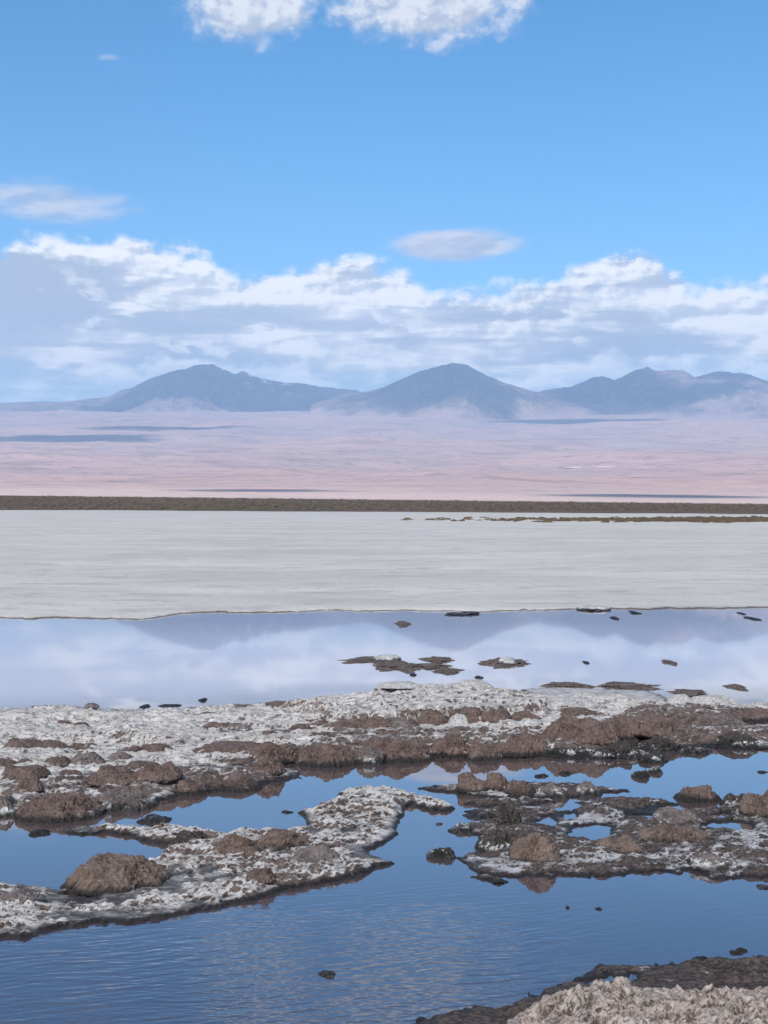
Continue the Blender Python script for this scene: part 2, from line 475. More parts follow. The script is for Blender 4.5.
M_SALTCAP = mat_crust('crusted_salt', (0.42, 0.38, 0.35), (0.58, 0.55, 0.52), (0.72, 0.70, 0.68), 0.5, 0.03)
M_BANK = mat_bank('salt_bank_crust', (0.115, 0.08, 0.066), (0.20, 0.148, 0.125), (0.59, 0.525, 0.47), (0.74, 0.69, 0.64))
M_MUDBANK = mat_bank('mud_bank_crust', (0.055, 0.041, 0.035), (0.135, 0.098, 0.082), (0.42, 0.375, 0.36), (0.60, 0.58, 0.565), 1.0, 0.016)
M_CORAL = mat_bank('knobbly_salt', (0.13, 0.10, 0.08), (0.26, 0.20, 0.165), (0.55, 0.43, 0.355), (0.70, 0.585, 0.505), 2.6, 0.03)

# ------------------------------------------------------------------ far terrain
def pelev(Y):
    Y = np.asarray(Y, float)
    return (12 + 88 * np.clip((np.minimum(Y, 19000.0) - 1500) / 18500, 0, 2) ** 0.82) * np.minimum(1, 19000.0 / np.maximum(Y, 1)) ** 1.5

def plain_z(X, Y):
    base = 1.7 + Y * pelev(Y) / F
    low = 10.8 - 4.3 * (1 + np.clip(X / np.maximum(Y, 1) / 0.258, -2, 2))          # the scrub rises less towards +X
    base = base - Y * (12.0 - low) / F * sstep(5000, 1500, Y)
    base = np.where(Y < 1500, 0.05 + (1.65 + 1500 * low / F) * sstep(640, 1500, Y) ** 1.2, base)
    am = sstep(2500, 9000, Y)
    rel = (fbm(X / 1500.0, Y / 1300.0, octv=6, seed=5) - 0.5) * 120 * am + (ridged(X / 900.0, Y / 2600.0, octv=4, seed=9) - 0.5) * 34 * sstep(1800, 5000, Y) + (fbm(X / 330.0, Y / 420.0, octv=4, gain=0.6, seed=77) - 0.5) * 24 * sstep(2200, 7000, Y)
    return base + rel

def build_plain():
    ys = np.concatenate([np.linspace(600, 1600, 60)[:-1], np.geomspace(1600, 30000, 420)])
    us = np.concatenate([np.linspace(-1.6, -0.42, 30)[:-1], np.linspace(-0.42, 0.42, 420), np.linspace(0.42, 1.6, 30)[1:]])
    Y, U = np.meshgrid(ys, us, indexing='ij')
    X = U * np.maximum(Y, 900)
    Z = plain_z(X, Y) - 0.35 * sstep(720, 640, Y)
    structure(grid_obj('plain', X, Y, Z, M_PLAIN))

def mountain(D, sky, depthw, seed, snow=None, lit_foot_amt=0.05, lit_foot_k=0.62, lit_foot_s=2.3):
    px = np.array([s[0] for s in sky], float); py = np.array([s[1] for s in sky], float)
    x0, x1 = (px[0] - 384) / F * D, (px[-1] - 384) / F * D
    xs = np.linspace(x0, x1, int((px[-1] - px[0]) * 1.6) + 40)
    ys = np.linspace(D - depthw * 1.6, D + depthw * 1.2, 230)
    Y, X = np.meshgrid(ys, xs, indexing='ij')
    crest = 1.7 + D * (HOR - np.interp(X / D * F + 384, px, py)) / F
    crest = crest + (fbm(X / 240.0, X * 0 + seed * 3.0, octv=5, gain=0.6, seed=seed + 50) - 0.5) * 62 * np.clip((crest - 1500) / 250, 0, 1)
    # ridge line wanders in depth
    wander = (fbm(X / 1400.0, X * 0 + seed, octv=4, seed=seed) - 0.5) * depthw * 0.7
    baseD = 1.7 + D * pelev(D) / F
    relief = np.maximum(crest - baseD + 60, 5)
    wid = depthw * np.clip((relief / relief.max()), 0.05, 1) ** 0.75
    q = np.abs(Y - D - wander * np.clip(relief / relief.max(), 0, 1) * 0.6) / wid
    fall = np.clip(1 - q, 0, 1)
    fall = fall ** 1.25
    warp = (fbm(X / 700, Y / 700, octv=4, seed=seed + 3) - 0.5) * 500
    gul = ridged((X + warp) / 620.0, (Y + warp) / 1900.0, octv=5, seed=seed + 8) - 0.45
    rough = fbm(X / 260.0, Y / 260.0, octv=5, seed=seed + 21) - 0.5
    H = relief * (fall + gul * 0.75 * fall * (1 - fall) * 2 + rough * 0.55 * fall * (1 - fall) * 2) + rough * 26 * np.clip(fall * 4, 0, 1)
    Z = plain_z(X, Y) * (1 - np.clip(fall * 3, 0, 1)) + (baseD - 60) * np.clip(fall * 3, 0, 1) + H - 25 * (1 - np.clip(fall * 6, 0, 1))
    edge = sstep(0, 0.05, (X - x0) / (x1 - x0)) * sstep(0, 0.05, (x1 - X) / (x1 - x0))
    Z = Z - 160 * (1 - edge)
    foot = np.clip(1 - fall * lit_foot_s, 0, 1) * lit_foot_k + lit_foot_amt + np.clip(1 - relief / relief.max() * 2.4, 0, 1) * 0.75  # where the lower slopes are coloured as if in sun
    sn = np.zeros_like(X)
    if snow: sn = sstep(snow[0], snow[1], X / Y * F + 384) * sstep(snow[3], snow[2], X / Y * F + 384) * sstep(0.35, 0.9, fall)
    Z = np.where(fall > 0.02, Z, Z)
    structure(grid_obj('mountain', X, Y, Z, M_MTN, attrs={'foot': foot, 'snow': sn}))

build_plain()
mountain(21500, [(-260, 415), (-120, 410), (-20, 404), (60, 401), (108, 396), (122, 389), (150, 378), (180, 369.5), (200, 366), (214, 364.5), (224, 370), (236, 374), (243, 369.5), (252, 374), (270, 379), (300, 383), (330, 387), (358, 391), (400, 400), (440, 410)], 2600, 3, snow=(228, 240, 280, 330))
mountain(19000, [(300, 408), (340, 396), (370, 391), (385, 387), (400, 380), (420, 371), (438, 366), (452, 364), (468, 366), (485, 375), (505, 384), (530, 391), (560, 397), (610, 408)], 2300, 11)
mountain(20200, [(480, 410), (520, 394), (545, 390), (569, 386), (582, 381), (595, 376), (603, 375), (615, 379), (626, 374), (636, 370), (646, 367), (656, 371.5), (664, 371), (680, 371), (694, 377), (720, 388), (760, 402), (790, 410)], 2300, 19)
mountain(19300, [(600, 410), (650, 398), (680, 385), (700, 376), (712, 371.5), (724, 369), (744, 372), (764, 379), (800, 388), (860, 398), (930, 408)], 2300, 27, lit_foot_k=0.6, lit_foot_s=1.4)

# ------------------------------------------------------------------ salt flat (with the lagoon bed) - one sheet
SHORE = [(-400, 616), (0, 617), (60, 618), (110, 619.5), (150, 619), (178, 615), (200, 613.5), (230, 613), (300, 611.5), (345, 610.5), (420, 610), (480, 610.5), (560, 609), (640, 609), (700, 608), (768, 607.5), (1200, 606)]
def build_flat():
    ys = np.concatenate([np.linspace(-80, 16, 20)[:-1], np.linspace(16, 22.4, 12)[:-1], np.linspace(22.4, 26.5, 150)[:-1], np.geomspace(26.5, 900, 380)])
    us = np.concatenate([np.geomspace(60, 0.45, 40)[:-1] * -1, np.linspace(-0.45, 0.45, 620), np.geomspace(0.45, 60, 40)[1:]])
    Y, U = np.meshgrid(ys, us, indexing='ij')
    X = U * np.maximum(Y, 24.0)
    X = np.clip(X, -1600, 1600)
    pxs = np.array([s[0] for s in SHORE], float); pys = np.array([s[1] for s in SHORE], float)
    yr = HOR + 0 * pxs + (pys - HOR)
    dist = CAMH * F / (pys - HOR)
    xs = (pxs - 384) / F * dist
    sh = np.interp(X, xs, dist) + (fbm(X * 1.1, Y * 0 + 3, octv=5, seed=2) - 0.5) * 0.95 + (fbm(X * 5, Y * 3, octv=4, gain=0.6, seed=4) - 0.5) * 0.5
    d = Y - sh
    inside = np.minimum(np.minimum(X + 55, 55 - X), Y + 40)
    d = np.where(inside < 0, np.maximum(d, -inside * 0.2), d)
    n = fbm(X * 0.5, Y * 0.9, octv=5, seed=31) - 0.5
    n2 = ridged(X * 0.35, Y * 1.2, octv=4, seed=37) - 0.4
    Z = np.where(d < 0, np.maximum(d * 0.5, -0.30), 0.035 * (1 - np.exp(-d / 0.10)) + 0.05 * (1 - np.exp(-d / 6.0)))
    Z = Z + sstep(0.02, 0.6, d) * (n * 0.06 + n2 * 0.03) * sstep(0, 3, d) ** 0.3
    Z = Z + sstep(30, 200, Y) * (fbm(X * 0.05, Y * 0.12, octv=4, seed=41) - 0.5) * 0.25
    Z = np.where(Y > 600, np.maximum(Z, plain_z(X, Y) - 0.1 * 0), Z)
    structure(grid_obj('salt_flat', X, Y, Z, M_FLAT))
build_flat()

wy = np.array([-38, -10, 0, 4, 8, 12, 16, 20, 23, 25.4]); wx = np.linspace(-54, 54, 28)
WY, WX = np.meshgrid(wy, wx, indexing='ij')
structure(grid_obj('water', WX, WY, WX * 0.0, M_WATER))

# ------------------------------------------------------------------ banks at the water
HEIGHT = []            # (x0, y0, dx, dy, Z) lookup grids

def ground_z(x, y):
    for x0, y0, dx, dy, Z in HEIGHT:
        i, j = int(round((y - y0) / dy)), int(round((x - x0) / dx))
        if 0 <= i < Z.shape[0] and 0 <= j < Z.shape[1] and Z[i, j] > -0.05:
            return float(Z[i, j])
    return 0.0

def px_poly(pts, z=0.0):
    return [at(x, y, z) for x, y in pts]

def bank(name, box, dx, dy, lands, ponds, mat, hmax, L, terr, seed, raised=(), bumps=0.02, salt0=0.7, films=(), muds=(), salts=(), knob=None, edge=(0.05, 0.10)):
    x0, x1, y0, y1 = box
    xs = np.arange(x0, x1, dx); ys = np.arange(y0, y1, dy)
    Y, X = np.meshgrid(ys, xs, indexing='ij')
    wx_ = X + (fbm(X * 5, Y * 3, octv=5, gain=0.6, seed=seed) - 0.5) * edge[0] * 2
    wy_ = Y + (fbm(X * 5 + 40, Y * 3, octv=5, gain=0.6, seed=seed + 1) - 0.5) * edge[1] * 2
    wx_ += (fbm(X * 26, Y * 15, octv=3, gain=0.6, seed=seed + 40) - 0.5) * edge[0] * 0.9
    wy_ += (fbm(X * 26 + 9, Y * 15, octv=3, gain=0.6, seed=seed + 41) - 0.5) * edge[1] * 1.3
    S = np.full(X.shape, -9.0)
    for p in lands: S = np.maximum(S, sdf(wx_, wy_, px_poly(p)))
    for p in ponds: S = np.minimum(S, -sdf(wx_, wy_, px_poly(p)))
    film = np.zeros_like(X)
    Sl = S.copy()
    for p in films:
        s = sdf(wx_, wy_, px_poly(p)); film = np.maximum(film, sstep(-0.02, 0.1, s))
        S = np.maximum(S, s)
    wet_in = 1 - np.exp(-np.maximum(S, 0) / L)
    Z = np.where(S < 0, np.maximum(S * 0.6, -0.2), hmax * wet_in)
    inn = sstep(0.0, L * 2.5, S)
    n = fbm(X * 2.2, Y * 1.6, octv=5, seed=seed + 5)
    nt = fbm(X * 1.3 + 0.6 * n, Y * 2.6 + 0.5 * n, octv=4, seed=seed + 6)
    k = 7.0
    ft = nt * k - np.floor(nt * k)
    tr = (np.floor(nt * k) + sstep(0.72, 1.0, ft)) / k
    Z = Z + inn * ((tr - 0.45) * terr + (n - 0.5) * bumps * 2 + (fbm(X * 11, Y * 8, octv=4, gain=0.6, seed=seed + 9) - 0.5) * bumps * 1.6 + (fbm(X * 40, Y * 28, octv=3, gain=0.6, seed=seed + 12) - 0.5) * bumps * 1.15 - np.clip(ridged(X * 4.5 + n, Y * 7.5, octv=3, seed=seed + 15) - 0.62, 0, 1) * bumps * 2.2)
    for p, zz, add, soft in raised:
        Z = Z + add * sstep(-soft, soft, sdf(wx_, wy_, px_poly(p, zz)))
    crev = np.zeros_like(X)
    if knob:
        for sc_, am in knob:
            w = worley(X / sc_ + 0.5 * n, Y / sc_, Z / sc_, seed=seed + 30)
            Z = Z + inn * am * (np.sqrt(np.maximum(0.0, 1 - (np.minimum(w, 0.86) / 0.86) ** 2)) - 0.45)
            crev = crev + np.maximum(w - 0.55, 0) * (0.9 if sc_ < 0.06 else 0.5)
    Z = np.where(S > 0, np.maximum(Z, 0.004 + 0.012 * sstep(0.0, 0.05, S)), Z)
    Z = np.where((film > 0.01) & (Sl < 0.02), np.minimum(Z, 0.010 + 0.02 * (n - 0.4)), Z)
    gy, gx = np.gradient(Z, dy, dx)
    slope = np.sqrt(gx ** 2 + gy ** 2)
    salt = salt0 - sstep(0.30, 0.85, np.maximum(gy, 0) * 1.15 + np.abs(gx) * 0.35) * 0.8 + film * 0.5
    salt = salt - crev * 1.1
    for p, a in muds: salt = salt - a * sstep(-0.08, 0.12, sdf(wx_, wy_, px_poly(p, 0.04)))
    for p, a in salts: salt = salt + a * sstep(-0.08, 0.12, sdf(wx_, wy_, px_poly(p, 0.04)))
    HEIGHT.append((x0, y0, dx, dy, Z))
    structure(grid_obj(name, X, Y, Z, mat, keep=Z > -0.05, attrs={'salt': salt, 'film': film * 0.9}))

A_main = [(-260, 818), (-60, 817), (0, 816), (40, 817), (85, 815), (112, 809), (146, 805), (166, 799), (190, 791), (240, 787), (278, 782), (300, 778), (303, 774), (284, 770), (279, 765), (310, 764), (345, 765), (385, 763), (424, 762), (434, 757), (470, 754), (520, 756), (560, 757), (605, 757), (640, 759), (662, 764), (668, 762), (655, 757), (640, 751), (624, 747), (618, 738), (634, 733), (642, 742), (645, 748), (668, 750), (700, 747), (740, 747), (790, 751), (1050, 752), (1050, 706), (768, 705), (730, 708), (690, 706), (650, 706), (600, 702), (545, 697), (500, 693), (470, 692), (440, 697), (400, 694), (380, 696), (330, 702), (280, 704), (240, 707), (200, 711), (150, 712), (120, 716), (80, 713), (40, 712), (0, 714), (-260, 716)]
A_film = [(520, 690), (560, 688), (620, 690), (650, 691), (670, 700), (640, 712), (560, 708)]
A_film2 = [(-200, 711), (0, 710), (60, 708), (140, 711), (200, 708), (260, 704), (280, 712), (200, 735), (90, 738), (0, 735), (-200, 740)]
bank('salt_bank', (-6.6, 7.0, 7.9, 14.2), 0.011, 0.016, [A_main], [[(712, 728), (745, 720), (790, 716), (800, 722), (760, 730), (730, 733)], [(700, 726), (722, 724), (716, 729), (700, 729)]], M_BANK, 0.06, 0.10, 0.13, 100,
     raised=[([(340, 716), (390, 719), (450, 718), (545, 716), (548, 706), (500, 694), (470, 690), (400, 689), (330, 699), (285, 704)], 0.08, 0.075, 0.06), ([(625, 722), (700, 724), (750, 716), (760, 706), (640, 704)], 0.08, 0.05, 0.08)],
     bumps=0.024, salt0=1.24, films=[A_film, A_film2],
     muds=[([(-260, 818), (0, 816), (85, 815), (146, 806), (190, 791), (280, 784), (300, 764), (430, 762), (610, 758), (610, 736), (430, 732), (330, 738), (280, 752), (150, 770), (0, 782), (-260, 788)], 0.72),
           ([(600, 758), (668, 764), (790, 752), (1000, 752), (1000, 708), (720, 712), (640, 712), (590, 730)], 0.78)])

B_main = [(-240, 955), (-60, 945), (0, 938), (31, 937), (52, 931), (83, 925), (125, 923), (161, 918), (190, 913), (220, 908), (245, 902), (280, 893), (320, 884), (360, 877), (380, 868), (396, 864), (372, 856), (366, 852), (372, 849), (386, 843), (398, 835), (396, 829), (405, 815), (401, 809), (412, 805), (430, 811), (450, 812), (458, 809), (446, 803), (412, 797), (400, 794), (380, 791), (345, 793), (337, 795), (346, 800), (326, 808), (298, 814), (310, 825), (296, 830), (270, 832), (232, 836), (218, 836), (190, 832), (162, 829), (150, 831), (118, 827), (80, 828), (66, 831), (80, 835), (104, 834), (130, 836), (156, 844), (182, 846), (206, 845), (186, 850), (160, 856), (148, 862), (110, 866), (62, 884), (80, 889), (70, 893), (56, 893), (50, 891), (25, 887), (0, 887), (-240, 892)]
bank('salt_bank', (-3.2, 0.55, 5.5, 9.2), 0.007, 0.010, [B_main], [[(63, 897), (78, 893), (108, 892), (98, 897), (76, 900)]], M_BANK, 0.042, 0.035, 0.085, 200, bumps=0.026, salt0=0.92,
     muds=[([(200, 840), (300, 830), (345, 860), (330, 880), (250, 880), (200, 860)], 0.28), ([(60, 892), (105, 888), (110, 897), (60, 906)], 0.9), ([(300, 815), (400, 812), (402, 842), (330, 850)], 0.15)],
     salts=[([(0, 892), (60, 905), (170, 860), (240, 850), (230, 880), (120, 912), (40, 922), (0, 926)], 0.22)], edge=(0.025, 0.05))

C_1 = [(418, 790), (440, 785), (470, 783), (520, 783), (560, 784), (600, 788), (628, 790), (605, 793), (575, 799), (540, 800), (500, 799), (470, 796), (440, 792)]
C_1b = [(458, 804), (480, 800), (540, 800), (560, 803), (520, 807), (480, 807)]
C_2 = [(460, 813), (490, 810), (520, 806), (560, 812), (600, 807), (640, 812), (660, 816), (680, 812), (716, 808), (760, 808), (900, 806), (900, 880), (768, 877), (740, 877), (710, 878), (695, 872), (675, 875), (660, 871), (638, 873), (600, 876), (555, 876), (520, 877), (495, 874), (482, 873), (470, 864), (457, 857), (470, 853), (492, 851), (480, 843), (474, 834), (464, 830), (447, 831), (448, 827), (475, 822), (500, 822), (492, 818), (470, 817)]
C_3 = [(580, 804), (600, 800), (630, 798), (660, 802), (682, 805), (660, 809), (620, 810), (600, 809)]
C_ponds = [[(528, 822), (545, 815), (556, 820), (552, 826)], [(570, 826), (590, 824), (610, 828), (606, 838), (596, 843), (570, 838)], [(622, 811), (650, 808), (676, 807), (672, 815), (656, 820), (630, 818)], [(708, 826), (722, 822), (748, 824), (750, 829), (735, 832), (712, 830)], [(713, 816), (725, 813), (734, 816), (726, 819)], [(560, 815), (572, 812), (575, 816), (565, 820)]]
C_sp = [(470, 879), (486, 874), (500, 876), (512, 884), (492, 886), (486, 881)]
bank('mud_bank', (0.1, 3.3, 6.7, 9.4), 0.007, 0.010, [C_1, C_1b, C_2, C_3, C_sp], C_ponds, M_MUDBANK, 0.026, 0.05, 0.05, 300, bumps=0.020, salt0=0.38,
     salts=[([(555, 812), (600, 808), (622, 815), (610, 822), (560, 818)], 0.45), ([(480, 852), (560, 846), (640, 852), (600, 862), (500, 864)], 0.28), ([(640, 850), (720, 845), (768, 848), (768, 866), (660, 866)], 0.16), ([(730, 822), (768, 818), (768, 850), (735, 846)], 0.3), ([(470, 788), (580, 792), (560, 798), (480, 796)], 0.30)],
     muds=[([(500, 868), (640, 866), (640, 876), (500, 877)], 0.3)], edge=(0.04, 0.085))

E_mud = [(380, 1060), (410, 1024), (440, 1013), (480, 1008), (520, 1001), (556, 990), (582, 974), (590, 967), (640, 966), (700, 962), (768, 958), (1000, 950), (1500, 947), (1650, 975), (1900, 1700), (200, 1700)]
bank('mud_bank', (-0.5, 5.0, 1.9, 6.0), 0.0075, 0.009, [E_mud], [[(560, 984), (590, 979), (640, 974), (636, 980), (600, 984)]], M_MUDBANK, 0.014, 0.05, 0.04, 400, bumps=0.028, salt0=0.16, edge=(0.05, 0.08))
E_cor = [(488, 1060), (503, 1027), (526, 1013), (545, 1006), (575, 1004), (610, 1000), (640, 1001), (660, 1006), (690, 1005), (720, 998), (768, 997), (1000, 999), (1250, 996), (1400, 1010), (1500, 1600), (330, 1600)]
bank('salt_bank', (-0.2, 3.9, 2.0, 5.35), 0.0046, 0.0054, [E_cor], [], M_CORAL, 0.062, 0.05, 0.03, 500, bumps=0.035, salt0=1.45, knob=[(0.13, 0.045), (0.040, 0.024), (0.018, 0.014)], edge=(0.03, 0.04))

# ------------------------------------------------------------------ rocks
ICO = {}
def ico(n):
    if n not in ICO:
        bm = bmesh.new(); bmesh.ops.create_icosphere(bm, subdivisions=n, radius=1.0)
        co = np.array([v.co[:] for v in bm.verts]); fc = np.array([[v.index for v in f.verts] for f in bm.faces])
        bm.free(); ICO[n] = (co, fc)
    return ICO[n]

RSEED = [1000]
def rock_mesh(name, w, d, h, mat, wpx, rough=1.0, flat=False, bell=0.4):
    """an irregular crusted lump: base at z=0, size w x d x h, sunk foot"""
    RSEED[0] += 17
    s = RSEED[0]; rng = np.random.default_rng(s)
    n = 7 if wpx > 45 else (6 if wpx > 14 else 5)
    co, fc = ico(n)
    o = rng.uniform(-50, 50, 3)
    P = co * [w, d, max(h, 0.35 * min(w, d))]           # noise domain in metres
    size = math.sqrt(w * d)
    f1 = 1.7 / size
    lo_ = 0.95 / min(w, d)
    big = fbm(P[:, 0] * lo_ + o[0], P[:, 1] * lo_ + o[1], P[:, 2] * lo_ + o[2], octv=3, gain=0.4, seed=s) - 0.5
    med = ridged(P[:, 0] * 4.2 * f1 + o[1], P[:, 1] * 4.2 * f1, P[:, 2] * 4.2 * f1 + o[0], octv=3, seed=s + 3) - 0.4
    kn = worley(P[:, 0] * 22 + o[0], P[:, 1] * 22 + o[2], P[:, 2] * 22, seed=s + 5)
    fine = fbm(P[:, 0] * 45, P[:, 1] * 45 + o[1], P[:, 2] * 45, octv=3, gain=0.6, seed=s + 9) - 0.5
    side = np.sign(co) * np.abs(co) ** 0.80             # boxier dome
    side[:, 2] = np.where(co[:, 2] > 0, np.abs(co[:, 2]) ** 0.68, co[:, 2] * 0.35)
    zc = np.clip(co[:, 2], 0, 1)
    side[:, :2] *= (1 + bell * (0.35 * (1 - zc) ** 2 - 0.35 * zc * (1 - zc)))[:, None]
    R = 1 + rough * (1.5 if mat is M_WET else 1.0) * (big * 0.7 - med * 0.15)
    V_ = side * R[:, None]
    if flat:
        V_[:, :2] *= (1 + (fbm(co[:, 0] * 2.4 + o[0], co[:, 1] * 2.4 + o[1], octv=5, gain=0.65, seed=s + 60) - 0.5) * 1.5)[:, None]
        V_[:, 1] *= 1 - 0.5 * np.clip(np.abs(co[:, 0]), 0, 1) ** 1.4
    nrm = co / np.array([w, d, h]) ; nrm /= np.linalg.norm(nrm, axis=1)[:, None]
    out = np.stack([V_[:, 0] * w / 2, V_[:, 1] * d / 2, V_[:, 2] * h], -1)
    amp = min(0.016, 0.12 * h) * rough
    out += nrm * ((0.45 - np.minimum(kn, 1)) * amp + fine * amp * 1.3)[:, None]
    # skew so that no two lumps share a profile
    hump = (fbm(P[:, 0] * lo_ * 1.5 + o[1], P[:, 1] * lo_ * 1.5 + o[0], octv=2, gain=0.3, seed=s + 31) - 0.5) * 0.75 * min(1.0, wpx / 40.0) * (0.5 if mat is M_SALTCAP else 1.0)
    out[:, 2] = np.where(out[:, 2] > 0, out[:, 2] * (1 + hump), out[:, 2])
    tz = out[:, 2] / max(h, 1e-4) * 4 + hump
    led = (np.floor(tz) + sstep(0.35, 1.0, tz - np.floor(tz)) - hump) / 4 * h
    out[:, 2] = np.where(out[:, 2] > 0, out[:, 2] * (0.8 if mat is not M_TAN else 0.95) + led * (0.2 if mat is not M_TAN else 0.05), out[:, 2])
    out[:, 0] += out[:, 2] * rng.uniform(-0.35, 0.35)
    top = np.percentile(out[:, 2], 99.5)
    out[:, 2] = np.where(out[:, 2] > 0, out[:, 2] * h / max(top, 1e-4), np.maximum(out[:, 2], -0.12))
    ex = np.percentile(np.abs(out[:, 0]), 99)
    out[:, 0] *= (w / 2) / ex
    return mesh_obj(name, out, fc, mat)

def rock(x0, x1, yt, yb, mat, label, group, name='rock', cat='rock', dr=0.75, cap=None, zoff=None, flat=False, rough=1.0):
    cx = (x0 + x1) / 2
    p = at(cx, yb, 0.0); z0 = ground_z(*p) if zoff is None else zoff
    z0 = max(z0, 0.0)
    p = at(cx, yb, z0)
    z0 = max(ground_z(*p), 0.0) if zoff is None else zoff
    if not flat and name == 'rock': yt = yt + 0.16 * (yb - yt)
    w = (x1 - x0) / F * p[1] * (1.16 if group in (G_F, G_R) else 1.0)
    if flat:
        d = at(cx, yt, 0)[1] - p[1]
        h = 0.02 + 0.02 * min(1, w)
        d = max(d, 0.12)
    else:
        d = min(w * dr, 0.7)
        hpx = (yb - yt) / F * p[1]
        tanv = (CAMH - z0) / p[1]
        h = max(hpx - 0.45 * d * tanv, 0.25 * hpx, 0.015)
    o = rock_mesh(name, w, d, h, mat, x1 - x0, rough, flat, bell=0.7 if mat in (M_TAN, M_SALTCAP) else (1.0 if flat else 0.8))
    o.location = (p[0], p[1] + d * 0.45, z0 - 0.006)
    o['label'] = label; o['category'] = cat
    if group: o['group'] = group
    if cap:
        cw, ch, ox, oz = cap
        cobj = rock_mesh('salt_cap', w * cw, max(d * 0.6, w * cw * 0.5), ch, M_SALTCAP, (x1 - x0) * cw, 0.9)
        cobj.location = (ox * w, 0.0, oz); cobj.parent = o
    return o

